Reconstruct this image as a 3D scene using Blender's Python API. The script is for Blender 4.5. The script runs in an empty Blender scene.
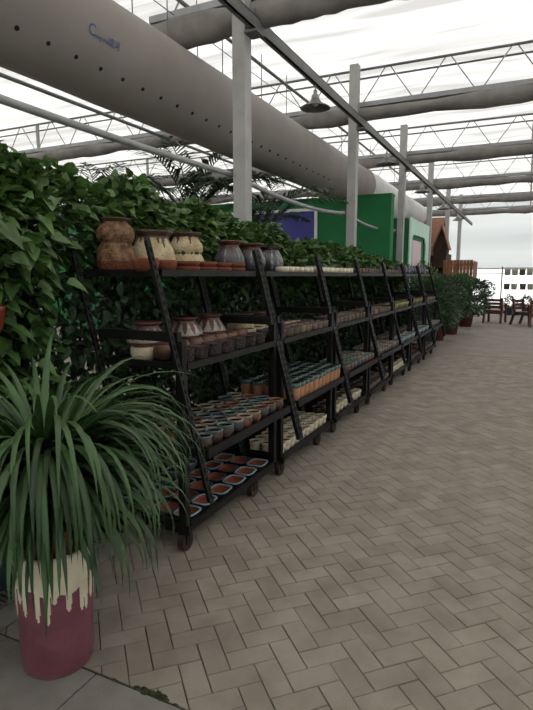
import bpy, math, random
from mathutils import Vector, Matrix
R = random.Random(7)
C = bpy.context.scene.collection
SC = bpy.context.scene

# ------------------------------------------------------------------ materials
def lin(c):
    out = []
    for v in c:
        v /= 255.0
        out.append(v / 12.92 if v <= 0.04045 else ((v + 0.055) / 1.055) ** 2.4)
    return tuple(out) + (1.0,)

def mat(name, rgb, rough=0.6, spec=0.3, var=0.0, scale=8.0, bump=0.0, bscale=40.0, metal=0.0,
        rgb2=None, rand=None, island=0.0, transl=0.0, coords='Object'):
    """principled surface; var mixes rgb->rgb2 by noise, rand is a list of colours picked per object,
    island brightens / darkens each loose piece a little"""
    m = bpy.data.materials.new(name); m.use_nodes = True
    nt = m.node_tree; n = nt.nodes; l = nt.links
    b = n['Principled BSDF']
    b.inputs['Roughness'].default_value = rough
    b.inputs['Specular IOR Level'].default_value = spec
    b.inputs['Metallic'].default_value = metal
    b.inputs['Base Color'].default_value = lin(rgb)
    tc = n.new('ShaderNodeTexCoord')
    col = None
    if rand:
        oi = n.new('ShaderNodeObjectInfo'); cr = n.new('ShaderNodeValToRGB')
        cr.color_ramp.interpolation = 'CONSTANT'
        els = cr.color_ramp.elements
        while len(els) < len(rand): els.new(0.5)
        for i, c in enumerate(rand):
            els[i].position = i / len(rand); els[i].color = lin(c)
        l.new(oi.outputs['Random'], cr.inputs['Fac']); col = cr.outputs['Color']
    if rgb2 is not None or var:
        ns = n.new('ShaderNodeTexNoise'); ns.inputs['Scale'].default_value = scale
        ns.inputs['Detail'].default_value = 5
        l.new(tc.outputs[coords], ns.inputs['Vector'])
        ramp = n.new('ShaderNodeValToRGB')
        ramp.color_ramp.elements[0].position = 0.35; ramp.color_ramp.elements[1].position = 0.65
        l.new(ns.outputs['Fac'], ramp.inputs['Fac'])
        mx = n.new('ShaderNodeMix'); mx.data_type = 'RGBA'
        l.new(ramp.outputs['Color'], mx.inputs[0])
        if col: l.new(col, mx.inputs[6])
        else: mx.inputs[6].default_value = lin(rgb)
        if rgb2 is not None: mx.inputs[7].default_value = lin(rgb2)
        else: mx.inputs[7].default_value = lin([max(0, min(255, c * (1 - var))) for c in rgb])
        col = mx.outputs[2]
    if island:
        g = n.new('ShaderNodeNewGeometry'); mr = n.new('ShaderNodeMapRange')
        mr.inputs['To Min'].default_value = 1 - island; mr.inputs['To Max'].default_value = 1 + island
        l.new(g.outputs['Random Per Island'], mr.inputs['Value'])
        mu = n.new('ShaderNodeMix'); mu.data_type = 'RGBA'; mu.blend_type = 'MULTIPLY'
        mu.inputs[0].default_value = 1
        if col: l.new(col, mu.inputs[6])
        else: mu.inputs[6].default_value = lin(rgb)
        cb = n.new('ShaderNodeCombineColor')
        for k in range(3): l.new(mr.outputs['Result'], cb.inputs[k])
        l.new(cb.outputs[0], mu.inputs[7]); col = mu.outputs[2]
    if col: l.new(col, b.inputs['Base Color'])
    if bump:
        nb = n.new('ShaderNodeTexNoise'); nb.inputs['Scale'].default_value = bscale
        nb.inputs['Detail'].default_value = 4
        l.new(tc.outputs[coords], nb.inputs['Vector'])
        bp = n.new('ShaderNodeBump'); bp.inputs['Strength'].default_value = bump
        bp.inputs['Distance'].default_value = 0.02
        l.new(nb.outputs['Fac'], bp.inputs['Height']); l.new(bp.outputs['Normal'], b.inputs['Normal'])
    if transl:
        t = n.new('ShaderNodeBsdfTranslucent'); ms = n.new('ShaderNodeMixShader')
        ms.inputs[0].default_value = transl
        if col: l.new(col, t.inputs['Color'])
        else: t.inputs['Color'].default_value = lin(rgb)
        l.new(b.outputs[0], ms.inputs[1]); l.new(t.outputs[0], ms.inputs[2])
        l.new(ms.outputs[0], n['Material Output'].inputs['Surface'])
    return m

def fabric(name, rgb, rgb2, transmit, scale, stretch=(1, 1, 1), direct=0.0):
    """translucent sheeting lit by the sky behind it"""
    m = bpy.data.materials.new(name); m.use_nodes = True
    nt = m.node_tree; n = nt.nodes; l = nt.links
    n.remove(n['Principled BSDF'])
    tc = n.new('ShaderNodeTexCoord'); mp = n.new('ShaderNodeMapping')
    mp.inputs['Scale'].default_value = stretch
    ns = n.new('ShaderNodeTexNoise'); ns.inputs['Scale'].default_value = scale; ns.inputs['Detail'].default_value = 6
    ns.inputs['Distortion'].default_value = 0.6
    l.new(tc.outputs['Object'], mp.inputs['Vector']); l.new(mp.outputs[0], ns.inputs['Vector'])
    rp = n.new('ShaderNodeValToRGB'); e = rp.color_ramp.elements
    e[0].position = .36; e[0].color = lin(rgb2); e[1].position = .56; e[1].color = lin(rgb)
    l.new(ns.outputs['Fac'], rp.inputs['Fac'])
    d = n.new('ShaderNodeBsdfDiffuse'); t = n.new('ShaderNodeBsdfTranslucent'); ms = n.new('ShaderNodeMixShader')
    l.new(rp.outputs[0], d.inputs[0]); l.new(rp.outputs[0], t.inputs[0])
    ms.inputs[0].default_value = transmit
    l.new(d.outputs[0], ms.inputs[1]); l.new(t.outputs[0], ms.inputs[2])
    out = ms.outputs[0]
    if direct:
        tr = n.new('ShaderNodeBsdfTransparent'); m2 = n.new('ShaderNodeMixShader'); m2.inputs[0].default_value = direct
        l.new(out, m2.inputs[1]); l.new(tr.outputs[0], m2.inputs[2]); out = m2.outputs[0]
    l.new(out, n['Material Output'].inputs['Surface'])
    return m

M = {}
M['joint'] = mat('paving_joint', (66, 61, 55), .95, .05, var=.3, scale=20)
M['paver'] = mat('paver', (142, 134, 124), .85, .2, rgb2=(126, 118, 108), scale=5, island=.10, bump=.25, bscale=180)
M['paver_far'] = mat('paver_far', (138, 129, 123), .85, .2, rgb2=(128, 119, 112), scale=2)
M['slab'] = mat('stone_slab', (134, 129, 123), .8, .2, rgb2=(117, 113, 108), scale=6, island=.08, bump=.2, bscale=90)
M['black_steel'] = mat('black_steel', (21, 20, 20), .55, .25, var=.25, scale=15)
M['hole'] = mat('dark_slot', (8, 8, 8), .9, .1)
M['black_wood'] = mat('black_boards', (24, 22, 21), .75, .2, var=.35, scale=14)
M['wheel'] = mat('wheel', (66, 48, 40), .7, .2, var=.3, scale=30)
M['steel'] = mat('grey_steel', (168, 166, 163), .6, .3, var=.08, scale=4)
M['steel_dark'] = mat('dark_grey_steel', (112, 111, 109), .55, .35, var=.12, scale=5)
M['galv'] = mat('galvanised', (152, 153, 154), .45, .45, var=.1, scale=6)
M['roll'] = mat('rolled_shade', (134, 130, 125), .9, .1, rgb2=(112, 108, 104), scale=3, bump=.3, bscale=9)
M['duct'] = mat('duct_fabric', (146, 139, 134), .75, .25, rgb2=(138, 131, 126), scale=1.6, bump=.12, bscale=5)
M['duct_white'] = mat('duct_far_white', (214, 212, 208), .6, .3, rgb2=(196, 194, 190), scale=2)
M['duct_hole'] = mat('duct_outlet', (40, 37, 35), .9, .1)
M['blue_ink'] = mat('blue_ink', (52, 84, 138), .6, .2)
M['white_paint'] = mat('white_paint', (205, 204, 200), .6, .3)
M['green'] = mat('green_wall', (30, 106, 60), .7, .25, var=.06, scale=3)
M['pale_green'] = mat('pale_green_wall', (186, 216, 198), .6, .3, var=.05, scale=3)
M['blue'] = mat('blue_board', (58, 56, 128), .6, .3, var=.08, scale=3)
M['pink'] = mat('pink_board', (214, 178, 186), .6, .3, rgb2=(205, 190, 190), scale=2)
M['grey_panel'] = mat('grey_panel', (170, 168, 168), .6, .3)
M['rooftile'] = mat('terracotta_roof', (156, 112, 92), .8, .2, var=.15, scale=9)
M['dark_wood'] = mat('dark_gable_wood', (62, 46, 42), .8, .2, var=.3, scale=10)
M['fence'] = mat('orange_brown_wood', (140, 98, 66), .75, .2, rgb2=(112, 74, 48), scale=3, island=.18)
M['chair_wood'] = mat('red_brown_wood', (92, 56, 48), .55, .35, var=.25, scale=12)
M['terracotta'] = mat('terracotta', (130, 76, 57), .8, .2, rgb2=(106, 60, 46), scale=14, bump=.2, bscale=90)
M['terra_dark'] = mat('dark_terracotta', (112, 70, 54), .8, .2, rgb2=(92, 56, 44), scale=10)
M['terra_in'] = mat('terracotta_inside', (138, 80, 60), .85, .15, rgb2=(116, 64, 48), scale=12)
M['terra_cup'] = mat('terracotta_cup', (178, 134, 102), .8, .2, rgb2=(158, 112, 82), scale=12)
M['teal'] = mat('teal_glaze', (84, 106, 101), .4, .4, rgb2=(60, 82, 80), scale=30)
M['paleblue'] = mat('pale_blue_glaze', (142, 166, 176), .35, .5, rgb2=(104, 130, 144), scale=25)
M['bluegrey'] = mat('blue_grey_glaze', (70, 84, 94), .4, .45, rgb2=(48, 56, 64), scale=20)
M['soil'] = mat('dark_soil', (34, 27, 22), .95, .05, var=.4, scale=60, bump=.6, bscale=120)
M['pinkgrit'] = mat('pink_grit', (132, 88, 84), .95, .05, rgb2=(80, 62, 58), scale=50, bump=.6, bscale=120)
M['cream'] = mat('cream_clay', (196, 182, 150), .75, .25, rgb2=(166, 148, 114), scale=16, bump=.5, bscale=60)
M['cream_cup'] = mat('cream_glaze', (206, 196, 174), .5, .4, rgb2=(182, 168, 142), scale=20)
M['browntop'] = mat('brown_fill', (104, 72, 54), .9, .1, var=.3, scale=60)
M['darkdrip'] = mat('dark_drips', (60, 46, 36), .5, .4, rgb2=(86, 66, 50), scale=40)
M['gourd'] = mat('rough_brown_clay', (138, 108, 84), .85, .2, rgb2=(88, 64, 48), scale=26, bump=.9, bscale=70)
M['gourd_low'] = mat('reddish_clay', (128, 78, 56), .8, .2, rgb2=(104, 66, 46), scale=20, bump=.6, bscale=70)
M['slate'] = mat('slate_glaze', (86, 88, 92), .3, .5, rgb2=(58, 57, 60), scale=14)
M['redneck'] = mat('red_brown_glaze', (96, 54, 44), .35, .5, rgb2=(70, 44, 40), scale=20)
M['streak'] = mat('silver_streak', (150, 150, 148), .4, .5, rgb2=(76, 76, 78), scale=36)
M['basket'] = mat('dark_rough_clay', (88, 77, 72), .9, .1, rgb2=(58, 52, 50), scale=40, bump=1, bscale=80)
M['roundpot'] = mat('brown_round_glaze', (112, 80, 60), .45, .4, rgb2=(76, 52, 42), scale=16)
M['tri_white'] = mat('white_slip', (178, 172, 162), .5, .35, rgb2=(140, 132, 124), scale=20)
M['vase_brown'] = mat('vase_brown', (96, 62, 52), .4, .45, rgb2=(66, 44, 40), scale=18)
MIX = [(86, 58, 46), (60, 68, 68), (112, 66, 48), (64, 56, 52), (104, 96, 82), (56, 66, 72), (132, 86, 62), (84, 66, 58)]
M['mixglaze'] = mat('mixed_glaze', MIX[0], .35, .5, rgb2=(58, 50, 46), scale=18, rand=MIX)
RIMS = [(116, 108, 96), (84, 104, 98), (134, 122, 108), (76, 90, 96), (112, 82, 64)]
M['mixrim'] = mat('mixed_rim', RIMS[0], .35, .5, rand=RIMS)
M['lowpot'] = mat('low_pot', (120, 104, 92), .6, .3, rgb2=(84, 72, 64), scale=25,
                  rand=[(126, 98, 84), (110, 104, 98), (142, 124, 104), (96, 80, 74)])
M['blueband'] = mat('blue_band_glaze', (126, 146, 152), .4, .4, rgb2=(96, 116, 124), scale=20)
M['olive'] = mat('yellow_green_trough', (128, 122, 78), .6, .3, rgb2=(100, 98, 66), scale=16)
M['magenta'] = mat('magenta_glaze', (118, 72, 82), .5, .35, rgb2=(104, 60, 70), scale=9, bump=.15, bscale=50)
M['barrel_white'] = mat('cream_white_glaze', (222, 214, 192), .4, .45, rgb2=(196, 188, 162), scale=7)
M['foot_ring'] = mat('bare_clay', (166, 128, 96), .8, .2)
M['redglaze'] = mat('red_glaze', (120, 44, 34), .35, .5, rgb2=(96, 36, 30), scale=12)
M['strap'] = mat('strap_leaf', (62, 90, 47), .42, .45, rgb2=(38, 64, 34), scale=4, island=.45, transl=.15)
M['leaf'] = mat('broad_leaf', (78, 108, 50), .4, .5, rgb2=(54, 82, 38), scale=3, island=.38, transl=.2)
M['leaf_small'] = mat('small_leaf', (56, 80, 48), .5, .4, rgb2=(40, 60, 38), scale=3, island=.4, transl=.15)
M['leaf_bush'] = mat('bush_leaf', (72, 96, 62), .55, .35, rgb2=(52, 74, 50), scale=2, island=.35, transl=.15)
M['leaf_olive'] = mat('olive_leaf', (106, 116, 76), .55, .35, rgb2=(82, 92, 60), scale=2, island=.3, transl=.2)
M['palm'] = mat('palm_leaf', (62, 84, 58), .5, .4, rgb2=(48, 66, 46), scale=2, island=.25, transl=.15)
M['stem'] = mat('brown_stem', (70, 58, 42), .8, .2, var=.3, scale=20)
M['moss'] = mat('moss', (66, 70, 52), .95, .05, var=.4, scale=40)
M['lamp'] = mat('lamp_metal', (150, 150, 148), .4, .5, var=.08, scale=5)
M['lamp_in'] = mat('lamp_inside', (120, 120, 118), .4, .4)
M['greypot'] = mat('grey_pot', (150, 150, 140), .7, .2, rand=[(186, 188, 172), (96, 96, 90), (168, 170, 156)])
M['board'] = mat('grey_boards', (120, 112, 104), .8, .2, var=.2, scale=8)
M['ceil'] = fabric('roof_sheet', (238, 238, 236), (200, 199, 197), .62, 1.0, (.25, 2.4, 1))
M['ceil_near'] = fabric('unseen_near_roof_sheet', (234, 231, 225), (215, 212, 207), .6, .8, (.35, 1.6, 1))  # unseen roof stretch, added with its own tone to set the foreground light
M['film'] = fabric('end_wall_film', (238, 240, 240), (226, 229, 230), .55, .25, (.15, 1, 2.5))
M['clear'] = fabric('clear_film', (250, 250, 250), (244, 246, 246), .8, .3, (1, 1, 1), .6)

# ------------------------------------------------------------------ mesh building
class MB:
    def __init__(s): s.v = []; s.f = []; s.m = []; s.sm = []
    def add(s, vs, fs, mi=0, smooth=False):
        o = len(s.v); s.v += [tuple(p) for p in vs]
        for f in fs:
            s.f.append(tuple(i + o for i in f)); s.m.append(mi); s.sm.append(smooth)
    def box(s, x0, x1, y0, y1, z0, z1, mi=0):
        vs = [(x, y, z) for z in (z0, z1) for y in (y0, y1) for x in (x0, x1)]
        s.add(vs, [(0, 2, 3, 1), (4, 5, 7, 6), (0, 1, 5, 4), (2, 6, 7, 3), (0, 4, 6, 2), (1, 3, 7, 5)], mi)
    def beam(s, a, b, w, h, mi=0, up=(0, 0, 1)):
        """box section bar from a to b: w sideways, h along up"""
        a, b = Vector(a), Vector(b); d = (b - a).normalized(); u = Vector(up)
        sd = d.cross(u)
        if sd.length < 1e-4: sd = d.cross(Vector((0, 1, 0)))
        sd.normalize(); u = sd.cross(d).normalized()
        vs = [p + sd * (i * w / 2) + u * (j * h / 2) for p in (a, b) for i, j in ((-1, -1), (1, -1), (1, 1), (-1, 1))]
        s.add(vs, [(3, 2, 1, 0), (4, 5, 6, 7), (0, 1, 5, 4), (1, 2, 6, 5), (2, 3, 7, 6), (3, 0, 4, 7)], mi)
    def tube(s, pts, r, seg=8, mi=0, r1=None, caps=True):
        pts = [Vector(p) for p in pts]; n = len(pts); rings = []
        ref = None
        for i, p in enumerate(pts):
            d = (pts[min(i + 1, n - 1)] - pts[max(i - 1, 0)]).normalized()
            if ref is None: ref = Vector((0, 0, 1)) if abs(d.z) < .9 else Vector((1, 0, 0))
            a = d.cross(ref).normalized(); b = a.cross(d).normalized()
            rr = r if r1 is None else r + (r1 - r) * i / max(1, n - 1)
            rings.append([p + (a * math.cos(t) + b * math.sin(t)) * rr for t in [2 * math.pi * k / seg for k in range(seg)]])
        fs = []
        for i in range(n - 1):
            for k in range(seg):
                k2 = (k + 1) % seg
                fs.append((i * seg + k, i * seg + k2, (i + 1) * seg + k2, (i + 1) * seg + k))
        s.add([p for rg in rings for p in rg], fs, mi, True)
        if caps:
            s.add(rings[0], [tuple(range(seg))], mi); s.add(rings[-1], [tuple(reversed(range(seg)))], mi)
    def lathe(s, prof, seg=20, mi=0, c=(0, 0, 0), sq=None, ax=1.0, ay=1.0, pick=None, wob=None, smooth=True):
        """revolve (r, z) pairs; sq = superellipse power; pick(t, j) gives a material; wob(t, z) scales r"""
        vs = []; fs = []
        for (r, z) in prof:
            for k in range(seg):
                t = 2 * math.pi * k / seg; cx, sy = math.cos(t), math.sin(t); q = 1.0
                if sq: q = 1.0 / (abs(cx) ** sq + abs(sy) ** sq) ** (1.0 / sq)
                if wob: q *= wob(t, z)
                vs.append((c[0] + cx * r * q * ax, c[1] + sy * r * q * ay, c[2] + z))
        o = len(s.v); s.v += vs
        for j in range(len(prof) - 1):
            for k in range(seg):
                k2 = (k + 1) % seg
                s.f.append((o + j * seg + k, o + j * seg + k2, o + (j + 1) * seg + k2, o + (j + 1) * seg + k))
                s.m.append(pick((k + .5) / seg, j) if pick else mi); s.sm.append(smooth)
    def mesh(s, name, mats):
        me = bpy.data.meshes.new(name); me.from_pydata(s.v, [], s.f)
        for m in (mats if isinstance(mats, (list, tuple)) else [mats]): me.materials.append(m)
        me.polygons.foreach_set('material_index', s.m); me.polygons.foreach_set('use_smooth', s.sm)
        me.update(); return me
    def build(s, name, mats, parent=None, loc=(0, 0, 0), rz=0):
        return put(name, s.mesh(name, mats), parent, loc, rz)

def put(name, me, parent=None, loc=(0, 0, 0), rz=0, sc=None):
    o = bpy.data.objects.new(name, me); C.objects.link(o)
    o.location = loc; o.rotation_euler = (0, 0, rz)
    if sc: o.scale = sc
    if parent is not None: o.parent = parent
    return o
def tag(o, label, cat, group=None, kind=None):
    o['label'] = label; o['category'] = cat
    if group: o['group'] = group
    if kind: o['kind'] = kind
    return o
def thing(name, label, cat, loc=(0, 0, 0), rz=0, group=None, sc=None):
    return tag(put(name, None, None, loc, rz, sc), label, cat, group)
def copy_thing(root, loc, rz=0, label=None, sc=None):
    r = root.copy(); C.objects.link(r); r.location = loc; r.rotation_euler = (0, 0, rz)
    if sc: r.scale = sc
    if label: r['label'] = label
    for ch in list(root.children):
        c = ch.copy(); C.objects.link(c); c.parent = r
        for g in list(ch.children):
            d = g.copy(); C.objects.link(d); d.parent = c
    return r

ORD = 'first second third fourth fifth sixth seventh eighth ninth tenth eleventh twelfth thirteenth fourteenth fifteenth sixteenth'.split()

# ------------------------------------------------------------------ camera
cam = bpy.data.cameras.new('camera'); co = bpy.data.objects.new('camera', cam); C.objects.link(co)
Fp = 538.0; cam.sensor_fit = 'AUTO'; cam.sensor_width = 36.0; cam.lens = 36.0 * Fp / 710.0
pitch = math.atan2(355 - 276, Fp)
yv = Vector((528 - 266.5, 355 - 276, -Fp)).normalized()
upv = Vector((0, math.cos(pitch), math.sin(pitch)))
xv = yv.cross(upv)
Rm = Matrix((xv, yv, upv))
co.matrix_world = Matrix.Translation((0, 0, 1.6)) @ Rm.to_4x4()
cam.clip_start = .05; cam.clip_end = 200
SC.camera = co

# ------------------------------------------------------------------ setting
XL, XR, YB, YF, ZC = -24.0, 7.0, -4.0, 32.2, 5.46
def struct(o, label, cat): return tag(o, label, cat, kind='structure')

# floor: herringbone pavers laid at 45 degrees, clipped along the stone strip
def clip(poly, nx, ny, d):
    out = []
    for i in range(len(poly)):
        a, b = poly[i], poly[(i + 1) % len(poly)]
        da, db = a[0] * nx + a[1] * ny - d, b[0] * nx + b[1] * ny - d
        if da >= 0: out.append(a)
        if (da >= 0) != (db >= 0):
            t = da / (da - db); out.append((a[0] + t * (b[0] - a[0]), a[1] + t * (b[1] - a[1])))
    return out
fl = MB()
fl.box(XL, XR, YB, YF + .2, -.12, -.006, 0)
W = .1; s2 = math.sqrt(.5); OX, OY = -1.282, 1.88
def uv2xy(u, v): return (OX + (u - v) * s2 * W, OY + (u + v) * s2 * W)
YS, YFAR, XP = 1.49, 11.6, 3.2
for i in range(-120, 170):
    for j in range(-120, 170):
        c = (i - j) % 4
        if c == 0: q = (i, j, i + 2, j + 1)
        elif c == 3: q = (i, j, i + 1, j + 2)
        else: continue
        x, y = uv2xy((q[0] + q[2]) / 2, (q[1] + q[3]) / 2)
        if not (-2.9 < x < XP and YS - .2 < y < YFAR + .2): continue
        g = .009 + R.uniform(0, .014)
        dz = R.uniform(-.0015, .0015)
        def ring(e, z):
            p = [uv2xy(q[0] + e, q[1] + e), uv2xy(q[2] - e, q[1] + e), uv2xy(q[2] - e, q[3] - e), uv2xy(q[0] + e, q[3] - e)]
            p = clip(p, 0, 1, YS); p = clip(p, 0, -1, -YFAR) if p else p
            p = clip(p, 1, 0, -2.06) if p and y < 2.6 else p
            return p
        a = ring(g, 0); b = ring(g + .02, 0)
        if len(a) < 3: continue
        n = len(a)
        if len(b) == n:
            fl.add([(p[0], p[1], -.007) for p in a] + [(p[0], p[1], -.003 + dz) for p in a] + [(p[0], p[1], dz) for p in b],
                   [(k, (k + 1) % n, n + (k + 1) % n, n + k) for k in range(n)] +
                   [(n + k, n + (k + 1) % n, 2 * n + (k + 1) % n, 2 * n + k) for k in range(n)] + [tuple(range(2 * n, 3 * n))], 1)
        else:
            fl.add([(p[0], p[1], -.007) for p in a] + [(p[0], p[1], dz) for p in a],
                   [(k, (k + 1) % n, n + (k + 1) % n, n + k) for k in range(n)] + [tuple(range(n, 2 * n))], 1)
# plain paving further off and beside
fl.box(XL, XR, YFAR + .03, YF, -.006, -.001, 2)
fl.box(XL, -2.9, 3.2, YFAR, -.006, -.001, 2)
fl.box(XP, XR, YS, YFAR, -.006, -.001, 2)
# grey stone strip along the near edge
x = -4.0
for wd in [.9, .75, .35, .52, .55, .6, .6, .6, .6, .6, .6]:
    fl.box(x + .004, x + wd - .004, .55, YS - .012, -.006, .001, 3); x += wd
fl.box(-2.2, -2.07, YS, 2.6, -.006, .001, 3)
fl.box(-4., -2.72, YS, 2.6, -.006, .001, 3)
fl.box(XL, XR, YB, .54, -.006, -.001, 3)
struct(fl.build('floor', [M['joint'], M['paver'], M['paver_far'], M['slab']]),
       'grey herringbone brick paving with a stone slab strip at the near edge', 'floor')

cb = MB(); nx, ny = 62, 72
def ceil_z(x, y): return ZC + .035 * math.sin(y * 1.43 + .4 * math.sin(x * .9)) + .02 * math.sin(x * 2.1 + y * .5)
vs = [(XL + (XR - XL) * i / nx, YB + (YF - YB) * j / ny, ceil_z(XL + (XR - XL) * i / nx, YB + (YF - YB) * j / ny)) for j in range(ny + 1) for i in range(nx + 1)]
for j in range(ny):
    yy = YB + (YF - YB) * (j + .5) / ny
    for i in range(nx):
        a = j * (nx + 1) + i
        cb.f.append((a, a + nx + 1, a + nx + 2, a + 1)); cb.m.append(1 if yy < 4.6 else 0); cb.sm.append(True)
cb.v = vs
struct(cb.build('ceiling', [M['ceil'], M['ceil_near']]), 'white translucent shade sheeting stretched under the greenhouse roof', 'ceiling')

def wall(name, mats, boxes, label):
    w = MB()
    for b, mi in boxes: w.box(*b, mi)
    return struct(w.build(name, mats), label, 'wall')
wall('wall_back', [M['film'], M['white_paint']], [((XL, XR, YF, YF + .03, 2.0, 5.6), 0), ((XL, XR, YF, YF + .05, 1.96, 2.02), 1), ((XL, XR, YF, YF + .05, 1.72, 1.76), 1)],
     'white plastic film hung across the far end of the greenhouse')
wall('window_1', [M['clear']], [((XL, XR, YF + .01, YF + .02, 0, 1.96), 0)], 'clear bright glazing below the film at the far end')
wall('wall_left', [M['film']], [((XL - .03, XL, YB, YF, 0, 5.6), 0)], 'white film side wall far beyond the palms')
wall('wall_right', [M['film']], [((XR, XR + .03, YB, YF, 0, 5.6), 0)], 'white film side wall along the aisle')
wall('wall_near', [M['film']], [((XL, XR, YB - .03, YB, 0, 5.6), 0)], 'white film wall behind the viewer')

# ------------------------------------------------------------------ steelwork
S = 4.4; YA = 5.795; XC = -3.10
where = ['nearest the vase shelf', 'second along the hedge, in front of the green wall', 'third along, at the right edge of the green wall',
         'fourth along, behind the pale green house', 'fifth along, beside the brown gable', 'last along, in front of the far white film']
for k in range(6):
    y = YA + k * S
    t = thing('steel_column', 'grey square steel column, ' + where[k], 'column', (XC, y, 0), 0, 'steel columns along the hedge')
    p = MB(); p.box(-.08, .08, -.08, .08, .012, 5.42); p.build('post', M['steel'], t)
    q = MB(); q.box(-.17, .17, -.17, .17, 0, .012); q.build('base_plate', M['steel_dark'], t)
    q = MB(); q.beam((.08, 0, 4.29), (.24, 0, 4.29), .2, .03); q.beam((.087, 0, 4.3), (.087, 0, 4.55), .18, .014)
    q.build('bracket', M['steel_dark'], t)

bm = MB()   # C shaped purlin along the columns
bm.box(-.012, .012, 2.0, YF - .3, 4.32, 4.46); bm.box(-.055, .012, 2.0, YF - .3, 4.448, 4.46); bm.box(-.055, .012, 2.0, YF - .3, 4.32, 4.332)
tag(bm.build('steel_beam', M['steel_dark'], None, (XC + .19, 0, 0)), 'long grey channel beam running along the tops of the columns', 'beam')

twhere = ['nearest, above the vase shelf', 'meeting the second column', 'third from the viewer', 'fourth from the viewer', 'fifth from the viewer', 'last before the far wall']
def truss(k):
    y = YA + k * S; rr = random.Random(40 + k)
    t = thing('roof_truss', 'grey roof truss with a rolled shade under it, ' + twhere[k], 'truss', (0, y + .16, 4.74), 0, 'roof trusses across the house')
    x0, x1 = (-4.45 if k == 0 else -18.0), XR - .1
    b = MB(); b.box(x0, x1, -.075, .075, -.03, .05); b.build('bottom_chord', M['galv'], t)
    b = MB(); b.tube([(x0, 0, .64), (x1, 0, .64)], .024, 8); b.tube([(x0, .05, .50), (x1, .05, .50)], .018, 8); b.build('top_chord', M['steel_dark'], t)
    b = MB(); x = x0 + .3
    while x < x1 - 1.1:
        b.tube([(x, 0, .03), (x + .42, 0, .62)], .011, 6); b.tube([(x + .52, 0, .62), (x + .94, 0, .03)], .011, 6); x += 1.05
    for xx in ((-.1,) if k == 0 else (-11.4, -6.2, -.1)):
        b.box(xx - .03, xx + .03, -.03, .03, .0, .62)
    b.build('web', M['galv'], t)
    b = MB(); n = 90; seg = 14; vs = []; deep = .165 if k == 0 else .13
    ph = rr.uniform(0, 6)
    for i in range(n + 1):
        xx = x0 + (x1 - x0) * i / n
        sag = .018 * math.sin(xx * 1.9 + ph) + .014 * math.sin(xx * 4.3 + 2 * ph) + .012 * rr.uniform(-1, 1)
        ry, rz = .15 * (1 + .1 * math.sin(xx * .8)), deep + sag
        for s_ in range(seg):
            a = 2 * math.pi * s_ / seg
            vs.append((xx, ry * math.cos(a), -.02 - deep + rz * math.sin(a) * (1 if math.sin(a) < 0 else .95)))
    fs = [(i * seg + s_, i * seg + (s_ + 1) % seg, (i + 1) * seg + (s_ + 1) % seg, (i + 1) * seg + s_) for i in range(n) for s_ in range(seg)]
    b.add(vs, fs, 0, True); b.build('shade_roll', M['roll'], t)
for k in range(6): truss(k)

def pipe(name, pts, r, m, label, cat='pipe', seg=8):
    b = MB(); b.tube(pts, r, seg); return tag(b.build(name, m), label, cat)
pipe('roof_pipe', [(-4.05, 2, 4.93), (-4.05, YF - .3, 4.93)], .026, M['steel_dark'], 'thin grey pipe under the roof between the beam and the fat duct')
pipe('roof_pipe', [(-7.4, 1.5, 4.62), (-7.4, YF - .3, 4.62)], .035, M['steel_dark'], 'grey roof pipe passing behind the fat duct')
pipe('roof_pipe', [(0.02, 3, 5.12), (0.02, YF - .3, 5.12)], .028, M['steel_dark'], 'thin roof pipe crossing the trusses near the right edge')

# hanging water pipe from column to column
wp = thing('water_pipe', 'pale grey water pipe sagging from column to column above the hedge', 'pipe', (0, 0, 0))
b = MB(); pts = []
for a0 in range(-1, 4):
    for i in range(8):
        f = i / 8; pts.append((XC - .14, YA + (a0 + f) * S, 2.79 - (.10 if a0 >= 0 else .03) * 4 * f * (1 - f)))
b.tube(pts, .03, 10); b.build('pipe', M['galv'], wp)
for a0 in range(0, 4):
    c = MB(); c.box(XC - .19, XC - .08, YA + a0 * S - .03, YA + a0 * S + .03, 2.74, 2.85); c.build('clamp', M['steel_dark'], wp)

# big fabric duct
DX, DZ, DR = -4.2, 3.92, .50
du = thing('air_duct', 'fat grey fabric air duct hanging under the roof above the hedge', 'duct', (DX, 0, DZ))
b = MB(); n = 120; seg = 48; Y0, Y1 = -1.0, 14.2; rr = random.Random(5)
vs = []
for i in range(n + 1):
    y = Y0 + (Y1 - Y0) * i / n
    for s_ in range(seg):
        a = 2 * math.pi * s_ / seg
        r = DR * (1 + .004 * math.sin(y * 2.3 + 2 * a) + .003 * math.sin(y * 5.1 - a))
        if abs(y - 9.24) < .05: r *= .985
        vs.append((r * math.cos(a), y, r * math.sin(a)))
b.add(vs, [(i * seg + s_, (i + 1) * seg + s_, (i + 1) * seg + (s_ + 1) % seg, i * seg + (s_ + 1) % seg) for i in range(n) for s_ in range(seg)], 0, True)
b.add([vs[s_] for s_ in range(seg)], [tuple(range(seg))])
b.build('tube', M['duct'], du)
b = MB(); vs = []  # far stretch of the duct, in a whiter colour
for i in range(31):
    y = 14.2 + 8.3 * i / 30
    for s_ in range(seg):
        a = 2 * math.pi * s_ / seg; r = DR * 1.02 * (1 + .008 * math.sin(y * 4 + 3 * a))
        vs.append((r * math.cos(a), y, r * math.sin(a)))
b.add(vs, [(i * seg + s_, (i + 1) * seg + s_, (i + 1) * seg + (s_ + 1) % seg, i * seg + (s_ + 1) % seg) for i in range(30) for s_ in range(seg)], 0, True)
b.add(vs[-seg:], [tuple(reversed(range(seg)))])
o = b.build('far_section', M['duct_white'], du); o['label'] = 'white far section of the duct'
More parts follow.
